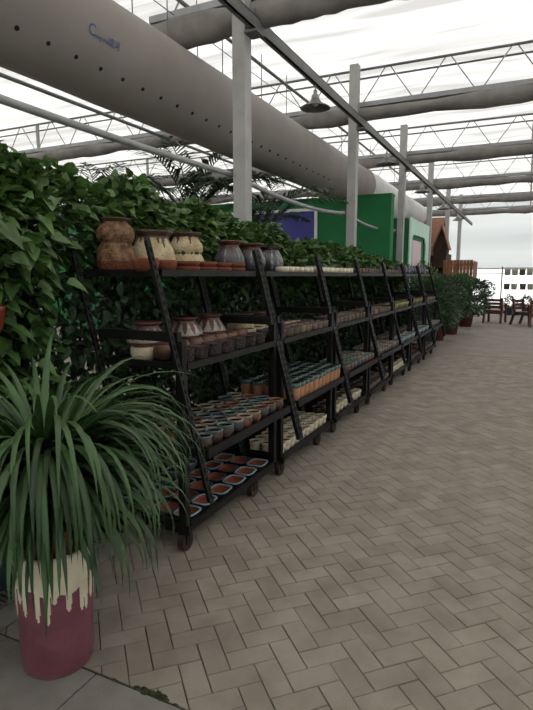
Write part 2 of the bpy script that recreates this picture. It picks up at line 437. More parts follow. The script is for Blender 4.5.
def disc(y, deg, r, out=.004):
    a = math.radians(deg); nrm = Vector((math.cos(a), 0, math.sin(a))); tg = Vector((-math.sin(a), 0, math.cos(a))); c_ = nrm * (DR + out) + Vector((0, y, 0))
    q = MB(); ring = [c_ + (Vector((0, 1, 0)) * math.cos(t) + tg * math.sin(t)) * r for t in [2 * math.pi * k / 14 for k in range(14)]]
    inn = [p - nrm * .02 for p in ring]
    q.add(ring + inn, [tuple(range(14))] + [(k, k + 14, (k + 1) % 14 + 14, (k + 1) % 14) for k in range(14)]); return q
hole0 = disc(0, -43.5, .021).mesh('outlet_hole', M['duct_hole'])
for i in range(26): put('outlet_hole', hole0, du, (0, 3.02 + .318 * i, 0))
for y in (5.1, 5.75, 6.4, 7.05, 8.3, 9.3, 10.6, 12.5, 15, 18, 21):
    q = MB(); q.tube([(.12, y, .48), (.12, y, 1.2)], .007, 6); q.box(.09, .15, y - .03, y + .03, .46, .50); q.build('hanger', M['steel_dark'], du)
q = MB(); q.tube([(.12, 3, .82), (.12, 13.5, .82)], .006, 6); q.build('hanger_wire', M['steel_dark'], du)
def lettering(txt, size, ystart, deg):
    cu = bpy.data.curves.new('lettering', 'FONT'); cu.body = txt; cu.size = size
    to = bpy.data.objects.new('lettering', cu); C.objects.link(to)
    dg = bpy.context.evaluated_depsgraph_get(); dg.update()
    me = bpy.data.meshes.new_from_object(to.evaluated_get(dg))
    C.objects.unlink(to); bpy.data.objects.remove(to)
    for v in me.vertices:
        a = math.radians(deg) + v.co.y / DR; r = DR + .006
        v.co = Vector((r * math.cos(a), ystart + v.co.x, r * math.sin(a)))
    me.materials.append(M['blue_ink']); o = put('lettering', me, du); return o
lettering('C', .135, 4.01, -17); lettering('ning He', .056, 4.095, -17.5); lettering('\u9756\u6cb3', .085, 4.265, -18)

# bell lamps under the beam
def lamp_proto(loc, label):
    t = thing('bell_lamp', label, 'lamp', loc, 0, 'bell lamps under the beam', (1.0, 1.0, .72))
    q = MB(); q.tube([(0, 0, .30), (0, 0, .44)], .012, 8); q.lathe([(.0, .33), (.03, .33), (.03, .25), (.055, .24), (.06, .16), (.05, .14)], 20); q.build('lamp_holder', M['lamp'], t)
    q = MB(); q.lathe([(.06, .16), (.075, .13), (.10, .09), (.17, .04), (.215, .0), (.22, -.012), (.212, -.012), (.165, .03), (.095, .08), (.05, .12)], 32); q.build('lamp_shade', M['steel_dark'], t)
    q = MB(); q.lathe([(.0, .03), (.03, .035), (.045, .06), (.04, .1), (.025, .13)], 16); q.build('bulb', M['white_paint'], t)
    return t
lw = ['nearest, before the second column', 'second along, before the third column', 'third along the beam', 'fourth along the beam', 'farthest along the beam']
l0 = lamp_proto((XC + .17, 7.72, 4.01), 'grey bell lamp hanging under the beam, ' + lw[0])
for k in range(1, 5): copy_thing(l0, (XC + .17, 7.72 + 4.4 * k, 4.01), 0, 'grey bell lamp hanging under the beam, ' + lw[k])

# ------------------------------------------------------------------ buildings beyond the hedge
g = thing('green_building', 'deep green painted wall beyond the hedge carrying a blue board', 'building', (0, 12.7, 0))
b = MB(); b.box(-14, -2.93, 0, .3, 0, 3.44); b.build('wall', M['green'], g)
b = MB(); b.box(-14, -2.92, -.015, .32, 3.44, 3.48); b.build('coping', M['green'], g)
f_ = MB()
f_.box(-7.6, -4.72, -.05, 0, 3.17, 3.24); f_.box(-7.6, -4.72, -.05, 0, 1.95, 2.02); f_.box(-4.79, -4.72, -.05, 0, 2.02, 3.17); f_.box(-7.6, -7.53, -.05, 0, 2.02, 3.17)
f_ = f_.build('board_frame', M['white_paint'], g)
b = MB(); b.box(-7.53, -4.79, -.03, 0, 2.02, 3.17); b.build('blue_board', M['blue'], f_)

h = thing('pale_house', 'small pale green playhouse with an arched pink doorway past the green wall', 'building', (-2.92, 14.95, 0))
def arch(y0, y1, z0, z1, r):
    pts = [(y0, z0), (y1, z0)]
    for i in range(7):
        a = math.pi / 2 * i / 6; pts.append((y1 - r + r * math.cos(a), z1 - r + r * math.sin(a)))
    for i in range(7):
        a = math.pi / 2 + math.pi / 2 * i / 6; pts.append((y0 + r + r * math.cos(a), z1 - r + r * math.sin(a)))
    return pts
b = MB(); b.box(-2.2, -.06, 0, 3.1, 0, 3.14); b.build('body', M['green'], h)
# facade plate with an arched opening
b = MB(); ap = arch(.28, 2.55, .2, 2.74, .35); out = [(0, 0), (3.1, 0), (3.1, 3.16), (0, 3.16)]
def plate(b, ap, out, x0, x1, mi=0):
    n = len(ap)
    for x, flip in ((x1, False), (x0, True)):
        c_ = [(0, 0), (3.1, 0), (3.1, 3.16), (0, 3.16)]
        segs = [[ap[0], ap[1], c_[1], c_[0]], ]
        right = [ap[i] for i in range(1, 9)] + [c_[2], c_[1]]
        top = [ap[i] for i in range(8, 10)] + [c_[3], c_[2]]
        left = [ap[i] for i in range(9, n)] + [ap[0], c_[0], c_[3]]
        for poly in (segs[0], right, top, left):
            pl = [(x, p[0], p[1]) for p in poly]
            b.add(pl, [tuple(range(len(pl)))], mi)
    vs = [(x0, p[0], p[1]) for p in ap] + [(x1, p[0], p[1]) for p in ap]
    b.add(vs, [(i, (i + 1) % n, n + (i + 1) % n, n + i) for i in range(n)], mi)
    vs = [(x0, p[0], p[1]) for p in out] + [(x1, p[0], p[1]) for p in out]
    b.add(vs, [(i, 4 + i, 4 + (i + 1) % 4, (i + 1) % 4) for i in range(4)], mi)
plate(b, ap, out, -.035, 0)
b.build('facade', M['pale_green'], h)
b = MB(); b.box(-.062, -.04, .3, .72, .2, 2.6, 1); b.box(-.062, -.04, .72, 1.95, .2, 2.6, 0); b.build('pink_panel', [M['pink'], M['grey_panel']], h)

k_ = thing('gabled_hut', 'brown hut with terracotta roof and dark wooden gable past the playhouse', 'building', (-3.2, 20.9, 0))
b = MB(); b.box(-.5, .45, .08, 1.5, 0, 2.42); b.build('walls', M['dark_wood'], k_)
b = MB(); b.beam((-.22, -.05, 2.35), (-.22, 1.3, 3.82), .78, .07, 0, (0, -.7, .6)); b.beam((-.22, 1.25, 3.80), (-.22, 1.7, 3.2), .78, .07, 0, (0, .7, .6)); b.build('roof', M['rooftile'], k_)
b = MB(); gp = [(.0, 1.9), (.42, 1.9), (.5, 2.6), (.28, 3.36), (.02, 2.62)]
b.add([(p[0], -.14, p[1]) for p in gp] + [(p[0], .45, p[1]) for p in gp], [(0, 1, 2, 3, 4), (9, 8, 7, 6, 5)] + [(i, 5 + i, 5 + (i + 1) % 5, (i + 1) % 5) for i in range(5)]); b.build('gable', M['dark_wood'], k_)
b = MB(); b.beam((-.03, .1, 2.58), (.28, .1, 3.42), .62, .035, 0, (-.9, 0, .35)); b.beam((.28, .1, 3.42), (.56, .1, 2.55), .62, .035, 0, (.9, 0, .35)); b.build('gable_boards', M['rooftile'], k_)

fe = thing('wooden_fence', 'raised orange brown plank fence panel in front of the far film', 'fence', (-2.66, 19.6, 0))
b = MB()
for i in range(9): b.box(i * .108, i * .108 + .1, 0, .03, 1.32, 2.14)
b.build('planks', M['fence'], fe)
b = MB(); b.box(0, .99, .03, .07, 1.42, 1.5); b.box(0, .99, .03, .07, 1.95, 2.03); b.build('rails', M['fence'], fe)
for xx in (.02, .86): q = MB(); q.box(xx, xx + .09, .07, .15, 0, 2.1); q.build('post', M['fence'], fe)
fe2 = MB()
for i in range(10): fe2.box(.97, 1.0, .05 + i * .13, .05 + i * .13 + .12, 1.32, 2.1)
fe2.build('side_planks', M['fence'], fe)

# ------------------------------------------------------------------ racks
LEN = 1.27; PITCH = 1.345; RX, RY = -1.70, 2.45
SH = {'bottom': (-.0, -.60, .14), 'second': (.13, -.43, .60), 'third': (.0, -.56, 1.10), 'top': (-.16, -.76, 1.625)}
rackname = ['nearest rack', 'second rack', 'third rack', 'fourth rack', 'fifth rack', 'sixth rack', 'last rack']
def rail_mesh(dx):
    b = MB(); a = Vector((.20 + dx, 0, .35 if dx == 0 else .12)); 
    if dx: a.x = dx + .20 + .265 * .23
    e = Vector((-.185 + dx, 0, 1.80)); d = (e - a).normalized(); n_ = Vector((0, 1, 0)).cross(d); n_ = -n_ if n_.x < 0 else n_
    b.beam(a, e, .036, .005, 0, n_)                      # broad face with slots
    b.beam(a + Vector((0, .016, 0)) - n_ * .02, e + Vector((0, .016, 0)) - n_ * .02, .005, .04, 0, n_)
    L = (e - a).length; i = .04
    while i < L - .03:
        p = a + d * i + n_ * .0032; b.beam(p - d * .013, p + d * .013, .012, .002, 1, n_); i += .05
    return b.mesh('slanted_rail', [M['black_steel'], M['hole']])
RM = {'f': rail_mesh(0), 'r': rail_mesh(-.56)}
leg_b = MB(); leg_b.box(-.024, .024, -.024, .024, .105, 1.24); LEG = leg_b.mesh('leg', M['black_steel'])
rleg_b = MB(); rleg_b.box(-.024, .024, -.024, .024, .105, .62); RLEG = rleg_b.mesh('leg', M['black_steel'])
def shelf_mesh(w, lip):
    b = MB(); y1 = LEN - .1; i = 0; n_ = 5
    b.box(-w, 0, 0, y1, -.014, 0, 1)
    b.box(-.012, .006, 0, y1, -.026, lip, 0); b.box(-w - .006, -w + .012, 0, y1, -.026, lip, 0)
    b.box(-w, 0, -.006, .01, -.026, lip, 0); b.box(-w, 0, y1 - .01, y1 + .006, -.026, lip, 0)
    return b.mesh('shelf', [M['black_steel'], M['black_wood']])
SM = {k: shelf_mesh(v[0] - v[1], .025 if k in ('bottom', 'second') else .012) for k, v in SH.items()}
eb = MB(); eb.beam((-.60, 0, 1.262), (-.03, 0, 1.262), .04, .055); EB = eb.mesh('end_beam', M['black_steel'])
eb = MB(); eb.beam((-.62, 0, .13), (.02, 0, .13), .03, .05); EB2 = eb.mesh('end_beam', M['black_steel'])
cs = MB(); cs.box(-.03, .03, -.03, .03, .098, .106); cs.box(-.026, -.02, -.022, .022, .045, .1); cs.box(.02, .026, -.022, .022, .045, .1); CS = cs.mesh('caster', M['black_steel'])
wh = MB(); wh.tube([(-.019, 0, .055), (.019, 0, .055)], .055, 20); WH = wh.mesh('wheel', M['wheel'])
rack0 = None
for k in range(7):
    lab = ['black slotted steel plant rack on casters nearest the strap-leaved plant', 'black rack on casters with the teal rimmed cups, second from the near end',
           'third black pot rack on casters from the near end', 'fourth black pot rack on casters from the near end', 'fifth black pot rack on casters, with troughs of pale blue pots',
           'sixth black pot rack on casters, next to the last', 'last black pot rack on casters before the bushes'][k]
    loc = (RX + [0, 0, .0, .0, -.01, .0, .01][k], RY + PITCH * k, 0)
    if rack0 is None:
        t = thing('plant_rack', lab, 'rack', loc, 0, 'black pot racks in a row'); rack0 = t
        for y in (.03, LEN - .03):
            put('leg', LEG, t, (-.024, y, 0)); put('leg', RLEG, t, (-.60, y, 0))
        for y in (.03, .90):
            for x in (-.024, -.60):
                c_ = put('caster', CS, t, (x, y, 0)); put('wheel', WH, c_, (0, 0, 0))
        for kk, v in SH.items(): put('shelf', SM[kk], t, (v[0], .05, v[2]))
        for y in (-.026, LEN + .004):
            put('slanted_rail', RM['f'], t, (0, y, 0)); put('slanted_rail', RM['r'], t, (0, y, 0))
        for y in (.026, LEN - .026): put('end_beam', EB, t, (0, y, 0)); put('end_beam', EB2, t, (0, y, 0))
    else: copy_thing(rack0, loc, 0, lab)

# ------------------------------------------------------------------ pots
class Pot:
    def __init__(s, name, cat, parts):
        s.name, s.cat = name, cat
        s.parts = [(pn, mb.mesh(pn, mt)) for pn, mb, mt in parts]
        j = MB(); mats = []
        for pn, mb, mt in parts:
            mt = mt if isinstance(mt, list) else [mt]; o = len(mats); mats += mt
            j.add(mb.v, mb.f); n_ = len(mb.f)
            j.m[-n_:] = [i + o for i in mb.m]; j.sm[-n_:] = mb.sm
        s.one = j.mesh(name, mats)
    def place(s, loc, label, group=None, rz=0, sc=1.0, detail=True):
        scv = (sc, sc, sc) if not isinstance(sc, tuple) else sc
        if detail:
            t = thing(s.name, label, s.cat, loc, rz, group, scv)
            for pn, me in s.parts: put(pn, me, t)
            return t
        return tag(put(s.name, s.one, None, loc, rz, scv), label, s.cat, group)
def L(prof, seg=20, mi=0, **k): b = MB(); b.lathe(prof, seg, mi, **k); return b

def shell(r0, r1, h, th=.006, bulge=0, n=5):
    """outer profile then inner, from the bottom"""
    out = [(0, 0), (r0, 0)] + [(r0 + (r1 - r0) * i / n + bulge * math.sin(math.pi * i / n), h * i / n) for i in range(1, n + 1)]
    return out + [(r1 - th, h), (r1 - th * 1.5, h * .8), (r0 - th, h * .75), (0, h * .75)]
P = {}
P['cup'] = Pot('planter_cup', 'planter', [
    ('body', L([(0, 0), (.036, 0), (.040, .05), (.043, .118)], 16), M['terra_cup']),
    ('glazed_rim', L([(.0425, .112), (.0475, .118), (.048, .148), (.043, .149)], 16), M['teal']),
    ('filling', L([(.0435, .146), (.02, .14), (0, .141)], 16), M['soil'])])
P['cream'] = Pot('cream_pot', 'pot', [
    ('body', L([(0, 0), (.040, 0), (.042, .03), (.037, .04), (.045, .055), (.048, .085), (.042, .086), (.040, .07)], 16), M['cream_cup']),
    ('filling', L([(.041, .072), (0, .078)], 12), M['browntop'])])
P['dish'] = Pot('bonsai_dish', 'dish', [
    ('body', L([(0, 0), (.07, 0), (.085, .03), (.088, .04)], 32, sq=4, ay=1.15), M['bluegrey']),
    ('glazed_rim', L([(.087, .036), (.094, .04), (.094, .049), (.080, .049), (.079, .042)], 32, sq=4, ay=1.15), M['paleblue']),
    ('inside', L([(.081, .044), (.068, .012), (0, .010)], 32, sq=4, ay=1.15), M['terra_in'])])
P['dish_dark'] = Pot('bonsai_dish', 'dish', [
    ('body', L([(0, 0), (.07, 0), (.088, .04), (.093, .044), (.090, .049), (.080, .047)], 32, sq=4, ay=1.15), M['bluegrey']),
    ('inside', L([(.081, .046), (.068, .012), (0, .010)], 32, sq=4, ay=1.15), M['terra_in'])])
P['bowl'] = Pot('glazed_bowl', 'bowl', [
    ('body', L([(0, 0), (.045, 0), (.05, .01), (.075, .06), (.078, .09)], 20), M['bluegrey']),
    ('glazed_rim', L([(.077, .086), (.082, .09), (.081, .1), (.074, .1), (.07, .088)], 20), M['paleblue']),
    ('inside', L([(.073, .092), (.05, .03), (0, .025)], 20), M['soil'])])
P['glazed'] = Pot('glazed_pot', 'pot', [
    ('body', L([(0, 0), (.038, 0), (.054, .025), (.062, .055), (.056, .082)], 20), M['mixglaze']),
    ('glazed_rim', L([(.055, .08), (.062, .088), (.062, .097), (.053, .097), (.050, .085)], 20), M['mixrim']),
    ('inside', L([(.052, .088), (.045, .07), (0, .068)], 16), M['soil'])])
def rough(t, z): return 1 + .035 * math.sin(9 * t + 40 * z) + .03 * math.sin(17 * t - 70 * z)
P['basket'] = Pot('rough_clay_cup', 'cup', [
    ('body', L([(0, 0), (.056, 0), (.066, .02), (.060, .045), (.068, .065), (.064, .1), (.072, .112), (.062, .112), (.058, .09)], 28, wob=rough), M['basket']),
    ('filling', L([(.060, .098), (.03, .106), (0, .107)], 16), M['pinkgrit'])])
P['round'] = Pot('round_pot', 'pot', [
    ('body', L([(0, 0), (.04, 0), (.062, .02), (.072, .05), (.066, .08), (.05, .1)], 20), M['roundpot']),
    ('neck', L([(.05, .098), (.054, .108), (.048, .11), (.044, .095), (0, .09)], 20), M['redneck'])])
def tri(t, j):
    if j < 4: return 0
    if j < 10:
        q = (t * 11) % 1.0; hgt = (j - 4) / 6
        return 1 if abs(q - .5) * 2 < 1 - hgt else 0
    return 0
P['vase'] = Pot('painted_vase', 'vase', [
    ('body', L([(0, 0), (.07, 0), (.085, .02), (.105, .06), (.112, .085)] + [(.112 - .042 * (i / 6) ** 1.3, .085 + .075 * i / 6) for i in range(1, 7)] + [(.066, .175)], 110, pick=tri), [M['vase_brown'], M['tri_white']]),
    ('neck', L([(.066, .173), (.086, .190), (.082, .196), (.062, .18), (.06, .15)], 24), M['redneck'])])
dr = random.Random(3); DR_ = [dr.random() for _ in range(64)]
def wav(t, k):
    a = 2 * math.pi * t
    return .5 + .2 * math.sin(7 * a + k) + .17 * math.sin(13 * a + 2.3 * k) + .13 * math.sin(23 * a + .7 * k)
def drip(k0, zs):
    def f(t, j): return 1 if zs[j] > .93 - .62 * max(0, wav(t, k0) - .38) ** 1.1 else (1 if wav(t * 1.7, j * .9) > .93 else 0)
    return f
def fine(pts, n):
    """resample a coarse profile to n smooth steps"""
    ln = [0]
    for a, c_ in zip(pts, pts[1:]): ln.append(ln[-1] + math.dist(a, c_))
    out = []
    for i in range(n + 1):
        d = ln[-1] * i / n; j = max(q for q in range(len(ln)) if ln[q] <= d + 1e-9); j = min(j, len(pts) - 2)
        t = (d - ln[j]) / (ln[j + 1] - ln[j]); p0 = pts[max(0, j - 1)]; p1, p2 = pts[j], pts[j + 1]; p3 = pts[min(len(pts) - 1, j + 2)]
        def cr(a, b_, c_, e): return .5 * (2 * b_ + (c_ - a) * t + (2 * a - 5 * b_ + 4 * c_ - e) * t * t + (3 * b_ - a - 3 * c_ + e) * t ** 3)
        out.append((max(0, cr(p0[0], p1[0], p2[0], p3[0])), cr(p0[1], p1[1], p2[1], p3[1])))
    return out
jar = fine([(.09, 0), (.118, .02), (.132, .06), (.122, .12), (.098, .175), (.092, .205)], 44)
zs = [p[1] / .205 for p in jar]
def wavy(t, z): return 1 + .03 * math.sin(5 * t + 1) + .025 * math.sin(8 * t)
P['jar'] = Pot('drip_glazed_jar', 'jar', [
    ('body', L([(0, 0)] + jar, 140, pick=lambda t, j: drip(0, [0] + zs)(t, j)), [M['cream'], M['darkdrip']]),
    ('lip', L([(.092, .203), (.112, .222), (.118, .236), (.106, .232), (.088, .205), (.08, .16), (0, .15)], 48, wob=wavy), M['darkdrip'])])
wj = fine([(.09, 0), (.112, .02), (.118, .06), (.102, .1), (.096, .115), (.106, .14), (.103, .17), (.082, .205), (.078, .22)], 46)
zw = [p[1] / .22 for p in wj]
P['waist'] = Pot('waisted_jar', 'jar', [
    ('body', L([(0, 0)] + wj, 120, pick=lambda t, j: 1 if abs(([0] + zw)[j] - .52) < .10 * max(0, wav(t, 1.3) - .3) or ([0] + zw)[j] > 1.0 - .45 * max(0, wav(t, 4) - .45) else 0), [M['cream'], M['darkdrip']]),
    ('lip', L([(.078, .218), (.098, .236), (.102, .246), (.092, .243), (.075, .22), (.07, .17), (0, .16)], 48, wob=wavy), M['darkdrip'])])
def groove(t, z): return 1 + .012 * math.sin(z * 420) + .015 * math.sin(7 * t + 25 * z) + .012 * math.sin(13 * t - 50 * z)
gd = fine([(.085, 0), (.105, .02), (.118, .07), (.112, .12), (.094, .158), (.088, .168), (.104, .19), (.112, .22), (.098, .26), (.074, .285), (.07, .295)], 60)
P['gourd'] = Pot('gourd_vase', 'vase', [
    ('body', L([(0, 0)] + gd, 64, wob=groove, pick=lambda t, j: 1 if j < 14 else 0), [M['gourd'], M['gourd_low']]),
    ('lip', L([(.07, .293), (.088, .306), (.092, .314), (.082, .312), (.066, .296), (.06, .25), (0, .24)], 48, wob=wavy), M['darkdrip'])])
sv = fine([(.06, 0), (.08, .02), (.098, .06), (.097, .1), (.078, .145), (.062, .17), (.06, .18)], 24); zv = [p[1] / .18 for p in sv]
def slatepick(t, j):
    z = ([0] + zv)[j]; d = DR_[int(t * 20) % 20]
    return 1 if z > .9 - .5 * max(0, wav(t, 2) - .35) else (2 if wav(t, 5) > .8 and z > .3 else 0)
vl = lambda: L([(.06, .178), (.084, .198), (.086, .208), (.078, .206), (.056, .18), (.05, .14), (0, .13)], 40, wob=wavy)
P['slate'] = Pot('slate_vase', 'vase', [('body', L([(0, 0)] + sv, 60, pick=slatepick), [M['slate'], M['redneck'], M['streak']]), ('lip', vl(), M['redneck'])])
P['silver'] = Pot('streaked_vase', 'vase', [('body', L([(0, 0)] + sv, 60, pick=lambda t, j: 1 if wav(t, .4) > .5 else 0), [M['slate'], M['streak']]), ('lip', vl(), M['basket'])])
P['terrabowl'] = Pot('terracotta_bowl', 'bowl', [('body', L([(0, 0), (.06, 0), (.075, .03), (.08, .06), (.078, .078), (.07, .078), (.066, .05)], 28), M['terracotta']), ('inside', L([(.067, .052), (.05, .02), (0, .018)], 20), M['terra_in'])])
P['saucer'] = Pot('terracotta_saucer', 'saucer', [('body', L([(0, 0), (.08, 0), (.094, .02), (.097, .034), (.089, .034), (.08, .012), (0, .01)], 32, ax=.85), M['terracotta'])])
P['low'] = Pot('low_pot', 'pot', [('body', L([(0, 0), (.048, 0), (.058, .03), (.055, .055), (.06, .068), (.052, .068), (.05, .05)], 16), M['lowpot']), ('filling', L([(.051, .056), (.02, .066), (0, .067)], 10), M['soil'])])
P['creamlow'] = Pot('grit_bowl', 'bowl', [('body', L([(0, 0), (.046, 0), (.058, .03), (.056, .062), (.05, .062)], 16), M['cream_cup']), ('filling', L([(.052, .055), (.03, .066), (0, .07)], 10), M['browntop'])])
P['bluelow'] = Pot('blue_pot', 'pot', [('body', L([(0, 0), (.05, 0), (.06, .04), (.06, .075), (.052, .075)], 16), M['blueband']), ('filling', L([(.053, .068), (0, .074)], 10), M['soil'])])
def trough(nm, m1):
    b = MB(); b.lathe([(0, 0), (.10, 0), (.115, .07), (.118, .085), (.108, .085), (.1, .06)], 32, sq=5, ax=.75, ay=1.6)
    q = MB(); q.lathe([(.102, .064), (.06, .078), (0, .08)], 24, sq=5, ax=.75, ay=1.6)
    return Pot(nm, 'trough', [('body', b, m1), ('filling', q, M['browntop'])])
P['bluetrough'] = trough('blue_trough', M['blueband']); P['olivetrough'] = trough('olive_trough', M['olive'])
P['tall'] = Pot('tall_jar', 'jar', [('body', L([(0, 0), (.07, 0), (.09, .05), (.095, .12), (.075, .17), (.072, .19), (.08, .2), (.068, .2), (.06, .16), (0, .15)], 24), M['slate'])])

SN = {'bottom': 'bottom shelf', 'second': 'second shelf', 'third': 'third shelf', 'top': 'top shelf'}
def fill(k, shelf, rows, jit=.004):
    """rows: list of (pot key, distance of the row centre behind the front edge, count, y start, y end, scale, description)"""
    v = SH[shelf]
    for ri, (key, dx, n_, ya, yb, sc, desc) in enumerate(rows):
        for i in range(n_):
            y = ya + (yb - ya) * (i / (n_ - 1) if n_ > 1 else 0)
            rowtxt = 'front row' if ri == 0 else ORD[ri] + ' row'
            lab = f"{desc}, {ORD[i]} along the {rowtxt}, {SN[shelf]} of the {rackname[k]}"
            s_ = sc * R.uniform(.96, 1.04) if not isinstance(sc, tuple) else sc
            P[key].place((RX + v[0] - dx + R.uniform(-jit, jit), RY + PITCH * k + .05 + y + R.uniform(-jit, jit), v[2] + .0008), lab,
                         f"pots on the {SN[shelf]} of the {rackname[k]}", R.uniform(-.06, .06) if key.startswith('dish') or 'trough' in key else R.uniform(0, 6.28), s_, detail=k < 2)
YE = LEN - .1
# nearest rack
fill(0, 'bottom', [('dish', .09, 6, .11, 1.06, .76, 'pale blue rimmed dish'), ('dish_dark', .24, 6, .11, 1.06, .76, 'dark rimmed terracotta dish'),
                   ('dish', .385, 6, .11, 1.06, .74, 'pale blue rimmed dish'), ('bowl', .52, 7, .09, 1.08, .8, 'blue grey bowl')])
fill(0, 'second', [('glazed', .075, 9, .07, 1.09, .88, 'small glazed pot'), ('glazed', .19, 9, .07, 1.09, .9, 'small glazed pot'),
                   ('glazed', .305, 9, .07, 1.09, .92, 'small glazed pot'), ('glazed', .428, 8, .09, 1.08, .97, 'small glazed pot')])
fill(0, 'third', [('basket', .09, 7, .10, 1.06, (.95, .95, .72), 'dark rough cup'), ('round', .235, 7, .12, 1.07, .98, 'brown round pot')])
for i, y in enumerate((.20, .62, .94)):
    P['vase'].place((RX - .43, RY + .05 + y, 1.1008), f"painted vase with white triangles, {ORD[i]} along the back row, third shelf of the nearest rack", 'vases in the back row of the third shelf', i * 1.3, 1.12)
P['creamlow'].place((RX - .36, RY + .05 + .07, 1.1008), 'pale cream bowl at the near end of the third shelf, nearest rack', 'vases in the back row of the third shelf', 0, 1.3)
# nearest rack, top shelf
for key, x, y, sc, lab in [('gourd', -2.31, 2.655, 1.03, 'tall rough brown gourd-shaped vase at the near end of the top shelf'),
                        ('jar', -2.28, 2.98, 1.15, 'cream jar with dark dripping rim next to the gourd vase'),
                        ('waist', -2.27, 3.36, 1.16, 'cream waisted jar with a dark band, third vase along the top shelf'),
                        ('slate', -2.25, 3.965, 1.26, 'slate grey vase with red-brown neck beside the waisted cream jar'),
                        ('slate', -2.22, 4.31, 1.24, 'darker slate vase with red-brown neck, fifth vase along the top shelf'),
                        ('silver', -2.20, 4.67, 1.2, 'silver streaked vase, last of the large vases on the top shelf')]:
    P[key].place((x, y, 1.6258), lab, 'large vases on the top shelf', .7 * y, sc)
P['terrabowl'].place((-1.99, 2.535, 1.6258), 'terracotta bowl in front of the gourd vase on the top shelf', 'terracotta dishes along the top shelf', 0, .95)
P['terrabowl'].place((-1.985, 2.71, 1.6258), 'terracotta bowl in front of the dripping cream jar on the top shelf', 'terracotta dishes along the top shelf', 0, .9)
for i in range(4):
    y = .40 + i * .205
    for j in range(2):
        P['saucer'].place((RX - .255, RY + .05 + y, 1.6258 + j * .034), f"{'upper' if j else 'lower'} terracotta saucer of the {ORD[i]} stack in front of the big vases",
                          'terracotta dishes along the top shelf', 0, .98)
# second rack
fill(1, 'bottom', [('cream', .07, 10, .07, 1.10, 1.08, 'cream cup'), ('cream', .18, 10, .07, 1.10, 1.08, 'cream cup'), ('cream', .29, 10, .07, 1.10, 1.08, 'cream cup')])
fill(1, 'second', [('cup', .062 + .108 * r_, 11, .06, 1.11, 1.0, 'teal rimmed cup') for r_ in range(5)])
fill(1, 'third', [('low', .08, 8, .08, 1.09, 1.05, 'low clay pot'), ('low', .22, 8, .08, 1.09, 1.05, 'low clay pot'), ('creamlow', .36, 7, .1, 1.07, 1.1, 'cream grit bowl')])
P['jar'].place((RX - .46, RY + PITCH + .05 + .14, 1.1008), 'squat cream jar with dark drips at the back of the second rack, third shelf', 'vases in the back row of the third shelf', 2, (.9, .9, .8))
P['jar'].place((RX - .46, RY + PITCH + .05 + .42, 1.1008), 'second squat cream jar at the back of the second rack, third shelf', 'vases in the back row of the third shelf', 3, (.9, .9, .8))
fill(1, 'top', [('creamlow', .07, 6, .50, 1.11, .9, 'cream grit bowl'), ('creamlow', .19, 4, .74, 1.11, .9, 'cream grit bowl'), ('bluelow', .34, 2, .98, 1.10, .9, 'pale blue pot')])
for k in range(2, 7):
    d = k < 4
    fill(k, 'bottom', [('cream' if k in (2, 4) else 'low', .09, 8, .09, 1.08, 1.15, 'cream cup' if k in (2, 4) else 'low clay pot'), ('low', .23, 7, .1, 1.07, 1.2, 'low clay pot')])
    if k in (4, 5):
        fill(k, 'second', [('bluetrough', .12, 3, .2, .97, 1.0, 'pale blue trough'), ('low', .30, 7, .1, 1.07, 1.1, 'low clay pot'), ('low', .44, 7, .1, 1.07, 1.1, 'low clay pot')])
        fill(k, 'third', [('olivetrough', .12, 3, .2, .97, 1.0, 'olive trough'), ('low', .3, 7, .1, 1.07, 1.1, 'low clay pot')])
    else:
        fill(k, 'second', [('glazed', .08, 8, .09, 1.08, .95, 'small glazed pot'), ('glazed', .21, 8, .09, 1.08, .95, 'small glazed pot'), ('glazed', .34, 8, .09, 1.08, .95, 'small glazed pot')])
        fill(k, 'third', [('low', .08, 8, .08, 1.09, 1.1, 'low clay pot'), ('low', .22, 8, .08, 1.09, 1.1, 'low clay pot')])
    if k < 5:
        fill(k, 'top', [('low' if k != 2 else 'creamlow', .07, 8, .08, 1.09, 1.0, 'low clay pot' if k != 2 else 'cream grit bowl'), ('bluelow', .21, 8, .08, 1.09, 1.0, 'pale blue pot')])
    else:
        fill(k, 'top', [('tall', .13, 4, .15, 1.03, .8, 'dark shouldered jar')])

# ------------------------------------------------------------------ foliage
def leaf(b, p, d, n, Ln, Wd, droop=.25, mi=0):
    d = d.normalized(); sd = d.cross(n)
    if sd.length < 1e-3: sd = d.cross(Vector((.3, .8, .5)))
    sd.normalize(); n = sd.cross(d).normalized()
    def q(t, s_, h_=0): return p + d * (Ln * t) + sd * (Wd * s_) + n * (h_ * Wd) - Vector((0, 0, 1)) * (droop * Ln * t * t)
    vs = [q(0, 0), q(.12, -.36, .14), q(.12, .36, .14), q(.28, 0, 0), q(.36, -.5, .2), q(.36, .5, .2), q(.65, 0, 0), q(.70, -.30, .1), q(.70, .30, .1), q(1, 0, 0)]
    b.add(vs, [(0, 3, 1), (0, 2, 3), (1, 3, 6, 4), (3, 2, 5, 6), (4, 6, 7), (6, 5, 8), (7, 6, 9), (6, 8, 9)], mi, True)
def rv(r): 
    while True:
        v = Vector((r.uniform(-1, 1), r.uniform(-1, 1), r.uniform(-1, 1)))
        if .05 < v.length < 1: return v.normalized()
